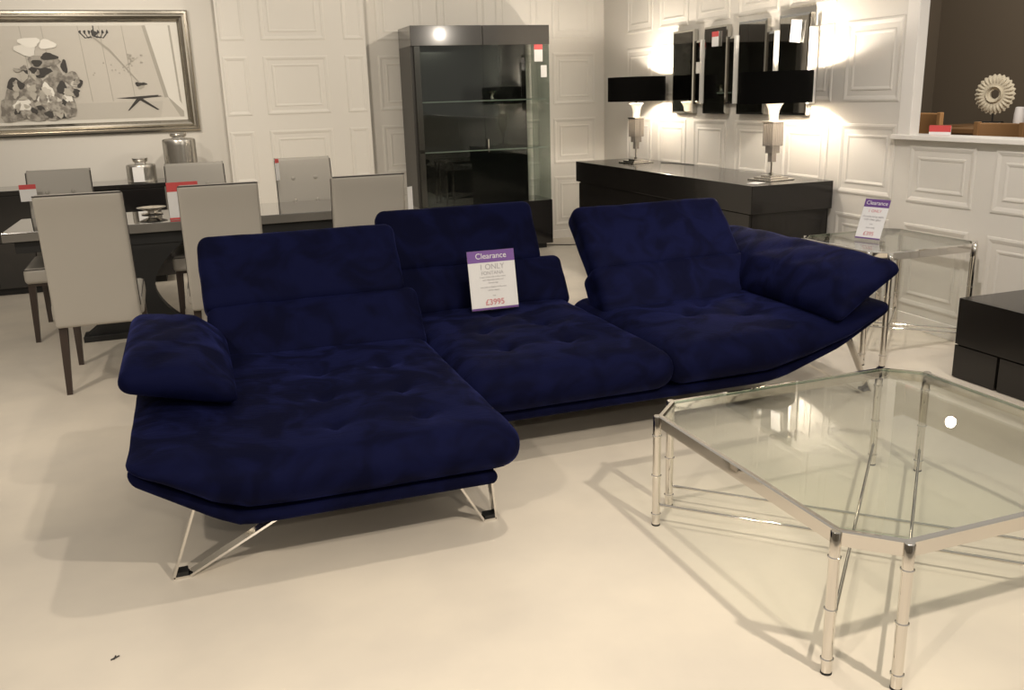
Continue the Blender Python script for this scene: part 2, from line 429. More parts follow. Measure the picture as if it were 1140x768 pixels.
# ------------------------------------------------------------------ chrome and glass tables
def glass_table(name, label, loc, a, b, c, h, rim=.042, leg_r=.0145, rot=0, rings=(.105, .46, .82)):
    t = thing(name, label, 'table', loc, rot)
    oc = [(-a, -b+c), (-a+c, -b), (a-c, -b), (a, -b+c), (a, b-c), (a-c, b), (-a+c, b), (-a, b-c)]
    # rim: mitred flat bar with a narrow inner ledge
    bm = nb(); prof = [(0, h-rim), (0, h-.004), (.004, h), (.016, h), (.016, h-.008), (.022, h-.008), (.022, h-.016), (.010, h-.016), (.010, h-rim)]
    loops = []
    for s, z in prof:
        lp = []
        for k in range(8):
            P, Q, N = Vector(oc[k-1]), Vector(oc[k]), Vector(oc[(k+1) % 8])
            e1 = (Q-P).normalized(); e2 = (N-Q).normalized()
            n1 = Vector((-e1.y, e1.x)); n2 = Vector((-e2.y, e2.x)); m_ = (n1+n2); m_ = m_/m_.dot(n1)
            v = Q + m_*s; lp.append(bm.verts.new((v.x, v.y, z)))
        loops.append(lp)
    loops.append(loops[0])
    for A, B in zip(loops, loops[1:]):
        for k in range(8): bm.faces.new((A[k], A[(k+1) % 8], B[(k+1) % 8], B[k]))
    link('rim', bm, M['chrome'], t)
    s = .017; k2 = 1-.4142*0
    go = [((x-s*(1 if x > 0 else -1)), (y-s*(1 if y > 0 else -1))) for x, y in oc]
    bm = nb(); extrude_poly(bm, [(x, y, h-.008) for x, y in go], (0, 0, 1), .007)
    for f in bm.faces:
        if abs(f.normal.z) < .5: f.material_index = 1
    bm.normal_update()
    for f in bm.faces: f.material_index = 0 if abs(f.normal.z) > .5 else 1
    link('glass_top', bm, [M['glass'], M['edge']], t)
    q = leg_r*.6
    for x, y in oc:
        bm = nb(); prof = [(0, 0), (leg_r*.95, 0), (leg_r, .003)]
        L = h
        for f in rings:
            z = f*L; prof += [(leg_r, z-.004), (leg_r+.0032, z-.002), (leg_r+.0032, z+.002), (leg_r, z+.004)]
        prof += [(leg_r, h-.004), (leg_r*.85, h-.001), (0.001, h-.001)]
        prof[0] = (.001, 0)
        lathe(bm, prof, 20, (x, y, 0)); LEG = link('leg', bm, M['chrome'], t, 40)
        cap = nb(); lathe(cap, [(.001, 0.0), (leg_r*1.04, 0), (leg_r*1.04, .006), (.001, .006)], 20, (x, y, 0)); link('foot_pad', cap, M['black'], LEG)
    zr = .19*h
    for p, r_, dz in ((7, 2, 0), (6, 3, .0), (5, 0, .012), (4, 1, .012)):
        A, B = oc[p], oc[r_]
        bm = nb(); tube(bm, (*A, zr+dz), (*B, zr+dz), leg_r*.40, seg=10); link('stretcher', bm, M['chrome'], t, 40)
    return t
glass_table('coffee_table', 'large square chrome coffee table with clear glass top and cut corners, bamboo-style legs', (2.022, 2.140, 0), .5917, .5833, .1208, .4163, rot=.007)
glass_table('side_table', 'tall chrome side table with glass top behind the right arm of the sofa', (3.748, 4.135, 0), .362, .355, .075, .632, rim=.042, leg_r=.0165, rings=(.1, .36, .62, .88))

# ------------------------------------------------------------------ dark sideboard on the right wall
sb = thing('sideboard', 'long dark brown lacquered sideboard carrying two table lamps against the right wall', 'sideboard', (3.52, 5.16, 0))
SL = 2.94
bm = nb(); box(bm, .0, .655, 0, SL, .675, .865, .003); link('top_section', bm, M['wenge'], sb)
bm = nb(); box(bm, .03, .65, .03, SL-.04, .06, .672, .003); link('body', bm, M['wenge'], sb)
bm = nb(); box(bm, .10, .62, .10, SL-.10, 0, .06); link('plinth', bm, M['black'], sb)
for k in range(4):
    y0 = .035+k*(SL-.08)/4
    for j, (z0, z1) in enumerate(((.07, .36), (.368, .668))):
        bm = nb(); box(bm, .010, .032, y0, y0+(SL-.08)/4-.006, z0, z1, .002); link('drawer', bm, M['wenge'], sb)

# second dark chest cut by the right edge
ch = thing('low_chest', 'low black chest of drawers by the right wall, in front of the side table', 'chest', (3.66, 3.49, 0))
bm = nb(); box(bm, .022, .50, -1.3, 0, .405, .425, .002); link('top', bm, M['wenge'], ch)
bm = nb(); box(bm, .022, .50, -1.3, -.002, 0, .405); link('body', bm, M['wenge'], ch)
bm = nb(); box(bm, 0, .022, -1.3, 0, .182, .425, .002); link('drawer', bm, M['wenge'], ch)
for a, b in ((-.268, 0), (-1.3, -.285)):
    bm = nb(); box(bm, 0.001, .022, a, b, .004, .176, .002); link('drawer', bm, M['wenge'], ch)

# ------------------------------------------------------------------ lamps
def lamp(label, x, y, rz, e, dz, r):
    t = thing('table_lamp', label, 'lamp', (x, y, .865), rz, 'lamps on the sideboard')
    bm = nb()
    box(bm, -.115, .115, -.115, .115, 0, .010, .003); box(bm, -.085, .085, -.085, .085, .010, .022, .003); box(bm, -.05, .05, -.05, .05, .022, .034, .002)
    link('base', bm, M['chrome'], t)
    bm = nb(); tube(bm, (0, 0, .034), (0, 0, .45), .008); tube(bm, (0, 0, .034), (0, 0, .05), .018)
    link('stem', bm, M['chrome'], t, 40)
    bm = nb()       # tiers of square crystal rods, longer towards the centre
    for i in range(-3, 4):
        for j in range(-3, 4):
            m_ = max(abs(i), abs(j)); 
            if m_ == 0: continue
            z0 = {3: .235, 2: .185, 1: .125}[m_]
            box(bm, i*.0145-.0062, i*.0145+.0062, j*.0145-.0062, j*.0145+.0062, z0, .395, .002)
    link('crystal_body', bm, M['crystal'], t)
    bm = nb(); box(bm, -.056, .056, -.056, .056, .395, .405, .002); link('collar', bm, M['chrome'], t)
    bm = nb(); lathe(bm, [(.034, .405), (.030, .42), (.032, .44), (.038, .48), (.052, .51), (.066, .525), (.062, .529), (.046, .515), (.034, .48), (.022, .44), (.001, .43)], 24)
    link('cup', bm, M['cup'], t, 40)
    bm = nb()
    lathe(bm, [(r, .535+dz), (r, .745+dz), (r-.004, .745+dz), (r-.004, .535+dz), (r, .535+dz)], 56)
    bm.faces.ensure_lookup_table()
    for f in [f for f in bm.faces if len(f.verts) > 8]: bm.faces.remove(f)
    for f in bm.faces:
        c = f.calc_center_median()
        f.material_index = 1 if math.hypot(c.x, c.y) < r-.003 else 0
    link('lamp_shade', bm, [M['shade'], M['shade_in']], t, 40)
    bm = nb()
    for k in range(3):
        a = 2*PI*k/3+.3; tube(bm, (0, 0, .56), ((r-.006)*math.cos(a), (r-.006)*math.sin(a), .56), .002, seg=8)
    tube(bm, (0, 0, .44), (0, 0, .59), .010); link('shade_holder', bm, M['chrome'], t, 40)
    bm = nb(); bmesh.ops.create_uvsphere(bm, u_segments=16, v_segments=10, radius=.028, matrix=Matrix.Translation((0, 0, .615)))
    link('bulb', bm, M['bulb'], t, 'all')
    l = bpy.data.lights.new('lamp_light', 'POINT'); l.energy = e; l.color = (1, .90, .78); l.shadow_soft_size = .03
    o = bpy.data.objects.new('lamp_light', l); COL.objects.link(o); o.parent = t; o.location = (0, 0, .655)
lamp('chrome and crystal table lamp with black drum shade, at the far end of the sideboard', 3.885, 7.55, .15, 24, .012, .258)
lamp('chrome and crystal table lamp with black drum shade, in front of the mirror', 3.885, 5.47, .15, 28, -.008, .250)
# ------------------------------------------------------------------ staggered wall mirror
mr = thing('wall_mirror', 'dark staggered wall mirror of alternating tall and short strips above the sideboard', 'mirror', (WX, 6.4, 1.28))
def mpanel(y0, y1, z0, z1, d0, d1, m):
    bm = nb(); b = .016
    a = [(-d0, y0, z0), (-d0, y1, z0), (-d0, y1, z1), (-d0, y0, z1)]
    f_ = [(-d1+.005, y0, z0), (-d1+.005, y1, z0), (-d1+.005, y1, z1), (-d1+.005, y0, z1)]
    g = [(-d1, y0+b, z0+b), (-d1, y1-b, z0+b), (-d1, y1-b, z1-b), (-d1, y0+b, z1-b)]
    L = [[bm.verts.new(p) for p in q] for q in (a, f_, g)]
    for A, B in zip(L, L[1:]):
        for k in range(4): bm.faces.new((A[k], A[(k+1) % 4], B[(k+1) % 4], B[k]))
    bm.faces.new(L[2]); bm.faces.new(list(reversed(L[0])))
    return link('mirror_panel', bm, m, mr)
for y0, y1 in ((7.02, 7.38), (6.51, 6.86), (5.985, 6.355), (5.48, 5.835)):
    mpanel(y0-6.4, y1-6.4, .02, .71, .01, .050, M['smokemirror'])
for y0, y1 in ((6.90, 7.02), (6.395, 6.51), (5.88, 5.985), (5.475, 5.48)):
    if y1-y0 > .03: mpanel(y0-6.4, y1-6.4, .10, .615, .01, .036, M['smokemirror'])
for y0 in (6.862, 6.357, 5.837, 5.430):  # bevels: reflected wall and lamp brightness is put into their pale colour
    bm = nb(); box(bm, -.064, -.01, y0-6.4, y0+.032-6.4, .10, .615, .003); link('bevel_strip', bm, M['strip'], mr)

# ------------------------------------------------------------------ display cabinet
dc = thing('display_cabinet', 'tall dark gloss display cabinet with glass doors and glass shelves by the back wall', 'cabinet', (2.02, 8.38, 0))
CW = 1.355
bm = nb(); box(bm, 0, .685, -.01, .47, 1.955, 2.13, .002); link('fascia', bm, M['grey_gloss'], dc)
bm = nb(); box(bm, .69, CW, -.01, .47, 1.955, 2.13, .002); link('fascia', bm, M['grey_gloss'], dc)
bm = nb(); box(bm, 0, CW+.005, -.01, .47, .05, .485, .002); link('base_cabinet', bm, M['gloss'], dc)
bm = nb(); box(bm, .05, CW-.05, .03, .45, 0, .05); link('plinth', bm, M['black'], dc)
bm = nb(); box(bm, 0, .03, .02, .47, .485, 1.955); link('side_panel', bm, mat('dark_side_panel', (.03, .028, .024), .3), dc)
bm = nb(); box(bm, .03, 1.28, .45, .47, .485, 1.955); link('back_panel', bm, M['gloss'], dc)
bm = nb(); box(bm, CW-.008, CW, .01, .47, .485, 1.955); link('glass_side', bm, M['smoke'], dc)
bm = nb(); box(bm, .03, .085, .0, .02, .487, 1.953, .001); link('door_stile', bm, M['satin'] if False else M['grey_gloss'], dc)
for a, b in ((.03, .683), (.688, CW)):
    bm = nb(); box(bm, a, b, 0, .006, .487, 1.953); d = link('glass_door', bm, M['smoke'], dc)
    x = b-.03 if a < .1 else a+.012
bm = nb(); box(bm, .70, .712, -.03, -.012, .98, 1.10, .002); box(bm, .70, .712, -.012, 0, .985, .995); box(bm, .70, .712, -.012, 0, 1.085, 1.095); link('handle', bm, M['chrome'], dc)
for z in (.99, 1.45):
    bm = nb(); box(bm, .032, CW-.02, .03, .445, z, z+.010); bm.normal_update()
    for f in bm.faces: f.material_index = 1 if f.normal.y < -.5 else 0
    link('shelf', bm, [M['edge'], M['rimlight']], dc)
    
# objects glinting on the upper shelf
bw = nb(); lathe(bw, [(.001, 0), (.05, 0), (.055, .006), (.02, .012), (.016, .04), (.06, .075), (.066, .08), (.06, .078), (.012, .046), (.001, .044)], 20)
tag(link('footed_bowl', bw, M['chrome'], None, 40, (2.86, 8.62, 1.459)), 'small silver footed bowl on the upper shelf of the display cabinet', 'bowl')

def card(name, label, cat, w, h, head, loc, rot, headmat, foot=0, lines=(), footmat=None, group=None, textmat=None, title=None, stand=False):
    """printed card, w x h, standing in its own xz plane, origin at its lower centre, front towards -y"""
    t = thing(name, label, cat, loc, 0, group); t.rotation_euler = rot
    bm = nb(); box(bm, -w/2, w/2, 0, .0015, 0, h); link('card', bm, M['white'], t)
    bm = nb(); box(bm, -w/2, w/2, -.0006, 0, h*(1-head), h); link('header', bm, headmat, t)
    if foot: bm = nb(); box(bm, -w/2, w/2, -.0006, 0, 0, h*foot); link('footer', bm, footmat or headmat, t)
    RX = Matrix.Rotation(PI/2, 4, 'X')
    for txt, size, z, m, bold in lines:
        text_mesh(txt, size, m, t, Matrix.Translation((0, -.0011, z)) @ RX, bold=bold)
    if stand:
        bm = nb(); box(bm, -w/2-.002, w/2+.002, -.0035, -.0018, -.002, h+.002); box(bm, -w/2-.002, w/2+.002, .0018, .0035, -.002, h+.002)
        link('acrylic_holder', bm, M['acrylic'], t)
        bm = nb(); extrude_poly(bm, [(-w/2-.002, -.0035, -.002), (-w/2-.002, -.0035, -.0045), (-w/2-.002, .07, -.0045+.07*math.tan(stand)), (-w/2-.002, .07, -.002+.07*math.tan(stand))], (1, 0, 0), w+.004)
        link('acrylic_foot', bm, M['acrylic'], t)
    return t
W_, G_, R__ = M['white'], M['greytext'], M['red']
def clearance(label, loc, rz, lean, w, h, big, hm):
    s = w/.22 if big else w/.17
    L = [('Clearance', .036*s, h-.036*s, W_, 0.0)]
    if big:
        L += [('1 ONLY', .034*s, h-.084*s, M['greytext'], 0), ('FONTANA', .022*s, h-.108*s, G_, 0), ('3 seat corner sofa in blue velvet', .0095*s, h-.121*s, G_, 0), ('with adjustable backs and', .0095*s, h-.134*s, G_, 0),
              ('chrome legs', .0095*s, h-.147*s, G_, 0), ('one only on display in this store', .0095*s, h-.166*s, G_, 0), ('ask for details', .0095*s, h-.180*s, G_, 0), ('was', .010*s, h-.205*s, G_, 0), ('£3995', .036*s, h-.243*s, M['palered'], .0006)]
    else:
        L += [('1 ONLY', .026*s, h-.085*s, M['palered'], 0), ('chrome lamp table', .019*s, h-.118*s, G_, 0), ('with clear glass', .019*s, h-.138*s, G_, 0), ('was', .014*s, h-.165*s, G_, 0), ('now only', .016*s, h-.19*s, G_, 0), ('£395', .036*s, h-.235*s, M['palered'], 0)]
    return card('price_sign', label, 'sign', w, h, .2, loc, (-lean, 0, rz), hm, .035, L, M['violet'], None, stand=lean)
clearance('purple and white clearance sign standing on the middle seat of the sofa', (1.39, 4.24, .450), .0, .20, .25, .300, True, M['purple'])
clearance('purple and white clearance sign standing on the glass side table', (3.625, 4.16, .642), -1.25, .40, .155, .235, False, M['violet'])

# ------------------------------------------------------------------ dining group
def make_chair():
    t = thing('dining_chair', 'x', 'chair', (0, 0, 0), 0, 'cream leather chairs around the dining table')
    W = .215
    def wp(p, un):       # back: slight lean and a gently rolled top
        z = p.z + .725; s = (z-.37)/.71
        return Vector((p.x*(1-.02*s), p.y + .055 - .10*s - .02*max(0, s-.8)*5*.4, z))
    bm = nb(); rbox(bm, W, .032, .357, .018, (10, 2, 14), wp)
    b = link('backrest', bm, M['leather'], t, 'all')
    bm = nb()            # dark piping round the back edge
    def edge(z, x, y): return (x, y + .055-.10*(z-.37)/.71, z)
    zt = 1.078; 
    for yy in (.028,):
        tube(bm, edge(zt, -W*.97, -.036), edge(zt, W*.97, -.036), .0035, seg=6)
        tube(bm, edge(.45, -W, .026), edge(zt-.01, -W*.975, .022), .0035, seg=6); tube(bm, edge(.45, W, .026), edge(zt-.01, W*.975, .022), .0035, seg=6)
    link('piping', bm, M['pipe'], b)
    for x in (-.085, .085):
        for z in (.93, .76):
            bm = nb(); bmesh.ops.create_uvsphere(bm, u_segments=10, v_segments=6, radius=.017, matrix=Matrix.Translation((x, .055-.10*(z-.37)/.71+.030, z)) @ Matrix.Diagonal((1, .5, 1, 1))); link('button', bm, M['leather'], b, 'all')
    def ws(p, un): return Vector((p.x*(1-.03*un.y), p.y + .37, p.z + .445 + .014*(1-un.x**2)*(1-un.y**2)*(1 if un.z > 0 else 0)))
    bm = nb(); rbox(bm, .225, .30, .052, .028, (10, 12, 2), ws)
    s = link('seat', bm, M['leather'], t, 'all')
    bm = nb()
    for sx in (-1, 1): tube(bm, (sx*.222, .10, .487), (sx*.214, .655, .487), .0035, seg=6)
    tube(bm, (-.21, .664, .487), (.21, .664, .487), .0035, seg=6)
    link('piping', bm, M['pipe'], s)
    bm = nb(); box(bm, -.205, .205, .09, .64, .375, .398); link('apron', bm, M['walnut'], t)
    for sx in (-1, 1):
        for y0, y1 in ((.085, .03), (.615, .65)):
            bm = nb(); a, c = .022, .014
            top = [(sx*.185+i*a, y0+j*a, .385) for i, j in ((-1, -1), (1, -1), (1, 1), (-1, 1))]
            bot = [(sx*.20+i*c, y1+j*c, 0) for i, j in ((-1, -1), (1, -1), (1, 1), (-1, 1))]
            T = [bm.verts.new(p) for p in top]; B = [bm.verts.new(p) for p in bot]
            bm.faces.new(T); bm.faces.new(list(reversed(B)))
            for k in range(4): bm.faces.new((B[k], B[(k+1) % 4], T[(k+1) % 4], T[k]))
            link('leg', bm, M['walnut'], t)
    return t
ch0 = make_chair()
spots_ = [(-.555, 5.16, 0, 'cream leather dining chair seen from behind, leftmost of the near row'),
          (.135, 5.26, .0, 'cream leather dining chair seen from behind, just left of the chaise backrest'),
          (.965, 5.28, .0, 'cream leather dining chair seen from behind, nearest the display cabinet'),
          (-.885, 7.18, PI, 'cream leather dining chair facing forward, at the left end of the far row'),
          (.035, 7.18, PI, 'cream leather dining chair facing forward, in front of the tall silver jar'),
          (.83, 7.18, PI, 'cream leather dining chair facing forward, in front of the panelled pier')]
for i, (x, y, rz, lab) in enumerate(spots_):
    c = ch0 if i == 0 else copy_tree(ch0)
    c.location = (x, y, 0); c.rotation_euler = (0, 0, rz); c['label'] = lab

dt = thing('dining_table', 'long black high-gloss dining table with thick top between the cream chairs', 'table', (0, 6.72, 0))
bm = nb(); box(bm, -1.158, 1.2, -.39, .40, .70, .76, .004); bm.normal_update()
for f in bm.faces: f.material_index = 0 if f.normal.z > .5 else 1
link('tabletop', bm, [M['tabletop'], M['tedge']], dt)
bm = nb(); box(bm, -1.10, 1.14, -.34, .35, .62, .70, .002); link('apron', bm, M['black'], dt)
for cx in (-.43, .43):
    bm = nb(); L_, R2 = [], []       # wide slab pedestal, waisted in the middle and flaring to top and foot
    for k in range(17):
        u = k/16; h_ = .12 + .22*abs(2*u-1)**1.8; z = .04+.58*u
        L_.append((cx-h_, -.33, z)); R2.append((cx+h_, -.33, z))
    extrude_poly(bm, L_ + list(reversed(R2)), (0, 1, 0), .11); link('pedestal', bm, M['black'], dt)
    bm = nb(); box(bm, cx-.36, cx+.36, -.36, -.20, 0, .04, .003); link('base_plate', bm, M['black'], dt)

# buffet along the back wall
bf = thing('buffet', 'long black gloss buffet under the framed picture', 'sideboard', (-3.0, 8.35, 0))
bm = nb(); box(bm, 0, 2.80, 0, .53, .83, .865, .003); link('top', bm, M['gloss'], bf)
bm = nb(); box(bm, .02, 2.78, .02, .52, .06, .83); link('body', bm, M['gloss'], bf)
bm = nb(); box(bm, .1, 2.7, .06, .5, 0, .06); link('plinth', bm, M['black'], bf)
for k in range(4):
    for z0, z1 in ((.07, .44), (.446, .822)):
        bm = nb(); box(bm, .022+k*.69, .022+k*.69+.684, .0, .02, z0, z1, .002); link('door', bm, M['gloss'], bf)

def jar(name, label, r, h, loc):
    t = thing(name, label, 'jar', loc)
    bm = nb(); seg = 48; P = [(.001, 0), (r, 0), (r*1.02, .006), (r, .012)]
    P += [(r*(1-.0*k), .012+(h-.03)*k/8) for k in range(1, 9)] + [(r*.97, h-.006), (r*.8, h), (.001, h)]
    lathe(bm, P, seg)
    for v in bm.verts:           # vertical ribs
        a = math.atan2(v.co.y, v.co.x); k = 1+.018*math.cos(a*24)
        v.co.x *= k; v.co.y *= k
    link('body', bm, M['silver'], t, 60)
    bm = nb(); lathe(bm, [(.001, h), (r*.45, h), (r*.40, h+.012), (r*.52, h+.022), (r*.58, h+.045), (r*.56, h+.05), (r*.30, h+.045), (.001, h+.047)], 24); link('lid', bm, M['chrome'], t, 40)
    return t
j1 = jar('silver_jar', 'squat ribbed silver jar with a white ticket, on the black buffet', .118, .155, (-.395, 8.55, .865))
jt = thing('price_ticket', 'plain white price ticket stuck to the squat silver jar', 'price tag', (-.415, 8.417, .875), -.12)
bm = nb(); box(bm, -.045, .045, 0, .002, 0, .125); link('card', bm, M['white'], jt)
jar('silver_jar', 'tall ribbed silver jar behind the middle far dining chair', .135, .355, (-.06, 8.56, .865))
bm = nb(); lathe(bm, [(.001, 0), (.07, 0), (.075, .006), (.03, .014), (.03, .022), (.095, .045), (.10, .05), (.092, .048), (.02, .03), (.001, .028)], 28)
tag(link('dish', bm, M['chrome'], None, 40, (-.285, 6.88, .76)), 'low silver footed dish in the middle of the black dining table', 'dish')

# ------------------------------------------------------------------ framed picture
pc = thing('framed_picture', 'wide silver-framed monochrome picture of a room with flowers above the buffet', 'picture', (-1.05, BY, 1.79))
PW, PH = 1.19, .515
def P2(a, z, d): return Vector((a, -d, z))
bm = nb(); prof = [(0, .0), (0, .035), (.012, .045), (.028, .045), (.034, .030), (.05, .034), (.062, .046), (.075, .040), (.09, .022), (.098, .014), (.098, .0)]
loops = []
for s, d in prof:
    loops.append([bm.verts.new(P2(a, z, d)) for a, z in ((-PW+s, -PH+s), (PW-s, -PH+s), (PW-s, PH-s), (-PW+s, PH-s))])
loops.append(loops[0])
for A, B in zip(loops, loops[1:]):
    for k in range(4): bm.faces.new((A[k], A[(k+1) % 4], B[(k+1) % 4], B[k]))
link('frame', bm, mat('antique_silver', (.55, .51, .44), .22, 1), pc)
bm = nb(); box(bm, -PW+.09, PW-.09, -.010, -.002, -PH+.09, PH-.09); link('mount', bm, M['mount'], pc)
# artwork: x across (-1.06..1.06), z (-.39...39)
bm = nb(); lay = [0]; TX = [.83, .352]
AX, AZ = PW-.125, PH-.125
def shp(pts, mi):
    lay[0] += 1; y = -.0105-.00012*lay[0]
    pp = [(max(-AX, min(AX, x*TX[0]+TX[1])) if lay[0] > 1 else x, max(-AZ, min(AZ, z))) for x, z in pts]
    f = bm.faces.new([bm.verts.new((x, y, z)) for x, z in pp]); f.material_index = mi
def blob(cx, cz, rx, rz, mi, n=14, j=.18, rot=0):
    pts = []
    for k in range(n):
        a = 2*PI*k/n; q = 1+j*math.sin(3*a+cx*17)+random.uniform(-j, j)*.4
        x, z = rx*math.cos(a)*q, rz*math.sin(a)*q
        pts.append((cx+x*math.cos(rot)-z*math.sin(rot), cz+x*math.sin(rot)+z*math.cos(rot)))
    shp(pts, mi)
shp([(-AX, -AZ), (AX, -AZ), (AX, AZ), (-AX, AZ)], 0)
shp([(-2, -AZ), (.62, -AZ), (.66, -.25), (-2, -.25)], 1)          # pale floor
shp([(.54, AZ), (AX, AZ), (AX, -.36), (.70, -.22)], 3)              # window wall
shp([(.54, AZ), (.575, AZ), (.72, -.22), (.68, -.22)], 2)
shp([(.70, -.20), (AX, -.34), (AX, -AZ), (.82, -AZ)], 2)
for x in (-.62, -.42, -.08, .12, .34):
    shp([(x, AZ), (x+.006, AZ), (x+.05, -.24), (x+.044, -.24)], 2)
for x in (.80, .93): shp([(x, AZ), (x+.02, AZ), (x+.05, -.28), (x+.03, -.25)], 2)
cx, cz = .07, .33                                                   # chandelier in the picture
shp([(cx-.006, AZ), (cx+.006, AZ), (cx+.006, cz-.02), (cx-.006, cz-.02)], 4)
for k in range(-3, 4):
    if k: shp([(cx, cz-.03), (cx+k*.03, cz-.045), (cx+k*.045, cz), (cx+k*.04, cz), (cx+k*.028, cz-.037), (cx, cz-.02)] if k > 0 else [(cx, cz-.02), (cx+k*.028, cz-.037), (cx+k*.04, cz), (cx+k*.045, cz), (cx+k*.03, cz-.045), (cx, cz-.03)], 4)
    blob(cx+k*.043, cz+.008, .012, .016, 4)
blob(cx, cz-.005, .03, .03, 4)
# low star-legged table and branch vase
shp([(.20, -.215), (.62, -.195), (.62, -.203), (.46, -.225), (.36, -.225)], 4)
for a, b in ((.30, -.325), (.60, -.325)): shp([(.39, -.225), (.46, -.225), (b if b > 0 else b, -.32)] if 0 else [(.40, -.222), (.455, -.222), (a+.012, -.322), (a-.006, -.326)], 4)
shp([(.425, -.245), (.46, -.222), (.66, -.21), (.64, -.203), (.44, -.215)], 4)
blob(.455, -.115, .035, .03, 2); blob(.44, -.10, .04, .018, 4); blob(.49, -.10, .03, .012, 4)
shp([(.44, -.09), (.455, -.09), (.20, .20), (.05, .31), (.04, .30), (.19, .18)], 2)
shp([(.33, .05), (.34, .06), (.47, .13), (.46, .12)], 2)
for k in range(16): blob(random.uniform(.0, .4), random.uniform(-.02, .10), .008, .006, 2, 6)
for k in range(10): blob(random.uniform(.36, .5), random.uniform(.07, .15), .016, .008, 2, 6)
# big flowers at the left
TX[1] = .53
for c in [(-1.0, -.30, .14, .10, 5), (-.82, -.31, .14, .09, 5), (-.60, -.30, .12, .09, 5), (-.95, -.17, .12, .08, 5), (-.78, -.12, .10, .10, 5), (-.62, -.14, .10, .10, 5),
          (-.50, -.24, .09, .13, 5), (-.56, -.02, .07, .09, 5), (-.42, -.04, .07, .06, 5), (-.36, -.08, .045, .035, 4), (-.47, .06, .03, .055, 4), (-.44, -.16, .09, .035, 4), (-.70, .02, .10, .045, 4),
          (-.66, .10, .15, .05, 5), (-.60, .14, .08, .03, 4), (-.72, .09, .05, .03, 4), (-.80, .20, .10, .05, 3), (-.52, -.12, .05, .06, 4), (-.95, -.08, .08, .05, 4), (-.66, -.16, .05, .09, 3),
          (-.90, -.25, .10, .05, 3), (-.70, -.24, .07, .06, 3), (-.48, -.21, .05, .06, 3), (-.56, -.33, .05, .05, 4), (-.76, .26, .10, .04, 3), (-.60, .24, .08, .04, 3)]:
    blob(*c[:4], c[4])
for k in range(90):
    a = random.random(); px_, pz_ = -.98+.62*a, -.34+random.random()*(.30+.18*math.sin(a*7))
    blob(px_, pz_, random.uniform(.02, .05), random.uniform(.012, .035), random.choice((4, 5, 5, 2, 2, 5, 1)), 9, .25, random.uniform(0, 3))
link('print', bm, [M['paper'], M['ink4'], M['ink3'], M['mount'], M['ink1'], M['ink2']], pc)
bm = nb(); box(bm, -PW+.09, PW-.09, -.020, -.018, -PH+.09, PH-.09); link('picture_glass', bm, M['acrylic'], pc)

# ------------------------------------------------------------------ tickets
def ticket(label, loc, rz, w, h, head, group=None, foot=0, line=True, nm='price_ticket'):
    L = []
    if line: L = [('SALE', h*.16, h*(1-head)+h*.04, M['white'], 0), ('£' + str(random.choice((295, 395, 495))), h*.16, h*.25, G_, 0)]
    return card(nm, label, 'price tag', w, h, head, loc, (0, 0, rz), M['red'], foot, L)
def ticket0(label, loc, rz, w, h, head=.28, foot=0):
    return card('price_ticket', label, 'price tag', w, h, head, loc, (0, 0, rz), M['red'], foot, [])
ticket0('red and white ticket hanging on the left edge of the far left dining chair', (-1.075, 7.06, .885), .1, .105, .115)
ticket0('large red and white price card standing on the black dining table', (-.06, 6.44, .762), .1, .20, .245, .25, .05)
ticket0('small red and white ticket on the edge of the far right dining chair', (.625, 7.07, .93), .9, .05, .16, .2)
ticket0('white ticket hanging edge-on from the nearest right dining chair', (1.205, 5.215, .855), .75, .05, .145, .0)
tk = ticket0('red and white ticket on the right glass door of the display cabinet', (3.262, 8.372, 1.80), 0, .085, .155, .3)
bm = nb(); box(bm, -.03, .03, 0, .002, 0, .11)
o = link('paper_notice', bm, M['white'], None, False, (3.315, 8.373, 1.655)); tag(o, 'small plain white notice below the ticket on the cabinet glass', 'notice')
ticket0('red and white ticket on the second tall panel of the wall mirror', (WX-.066, 6.66, 1.83), -PI/2, .10, .115, .35)
pm = card('price_ticket', 'white tilted card standing in for a ticket reflected in the tall mirror panel farthest right', 'price tag', .12, .15, .0, (WX-.066, 5.62, 1.80), (0, .10, -PI/2), M['white'])  # reflection of a ticket, modelled as a white card on the mirror
ticket0('red and white ticket standing on the sill of the opening', (WX+.08, 4.36, 1.193), -PI/2+.25, .14, .055, .70)
lf = thing('leaflet', 'white leaflet lying beside the lamp at the near end of the sideboard', 'leaflet', (3.66, 5.32, .866), .5)
bm = nb(); box(bm, -.06, .06, -.04, .04, 0, .002); link('paper', bm, M['white'], lf)

# cords
def cable(name, label, pts, r=.003):
    P = [Vector(p) for p in pts]; Q = []
    for k in range(len(P)-1):
        a, b, c, d = P[max(k-1, 0)], P[k], P[k+1], P[min(k+2, len(P)-1)]
        for i in range(6):
            t = i/6; Q.append(.5*((2*b)+(c-a)*t+(2*a-5*b+4*c-d)*t*t+(3*b-a-3*c+d)*t**3))
    Q.append(P[-1]); rings = []; bm = nb()
    for k, q in enumerate(Q):
        d = (Q[min(k+1, len(Q)-1)]-Q[max(k-1, 0)]).normalized(); n = Vector((-d.y, d.x, 0)).normalized(); u = d.cross(n)
        rings.append([bm.verts.new(q + (n*math.cos(2*PI*j/8)+u*math.sin(2*PI*j/8))*r) for j in range(8)])
    for A, B in zip(rings, rings[1:]):
        for j in range(8): bm.faces.new((A[j], A[(j+1) % 8], B[(j+1) % 8], B[j]))
    bm.faces.new(rings[0]); bm.faces.new(rings[-1])
    return tag(link(name, bm, M['black'], None, 'all'), label, 'cord')
cable('lamp_cord', 'thin black flex curling on the sideboard behind the far lamp', [(4.04, 7.36, .869), (4.09, 7.26, .869), (4.12, 7.12, .869), (4.14, 6.95, .869)])
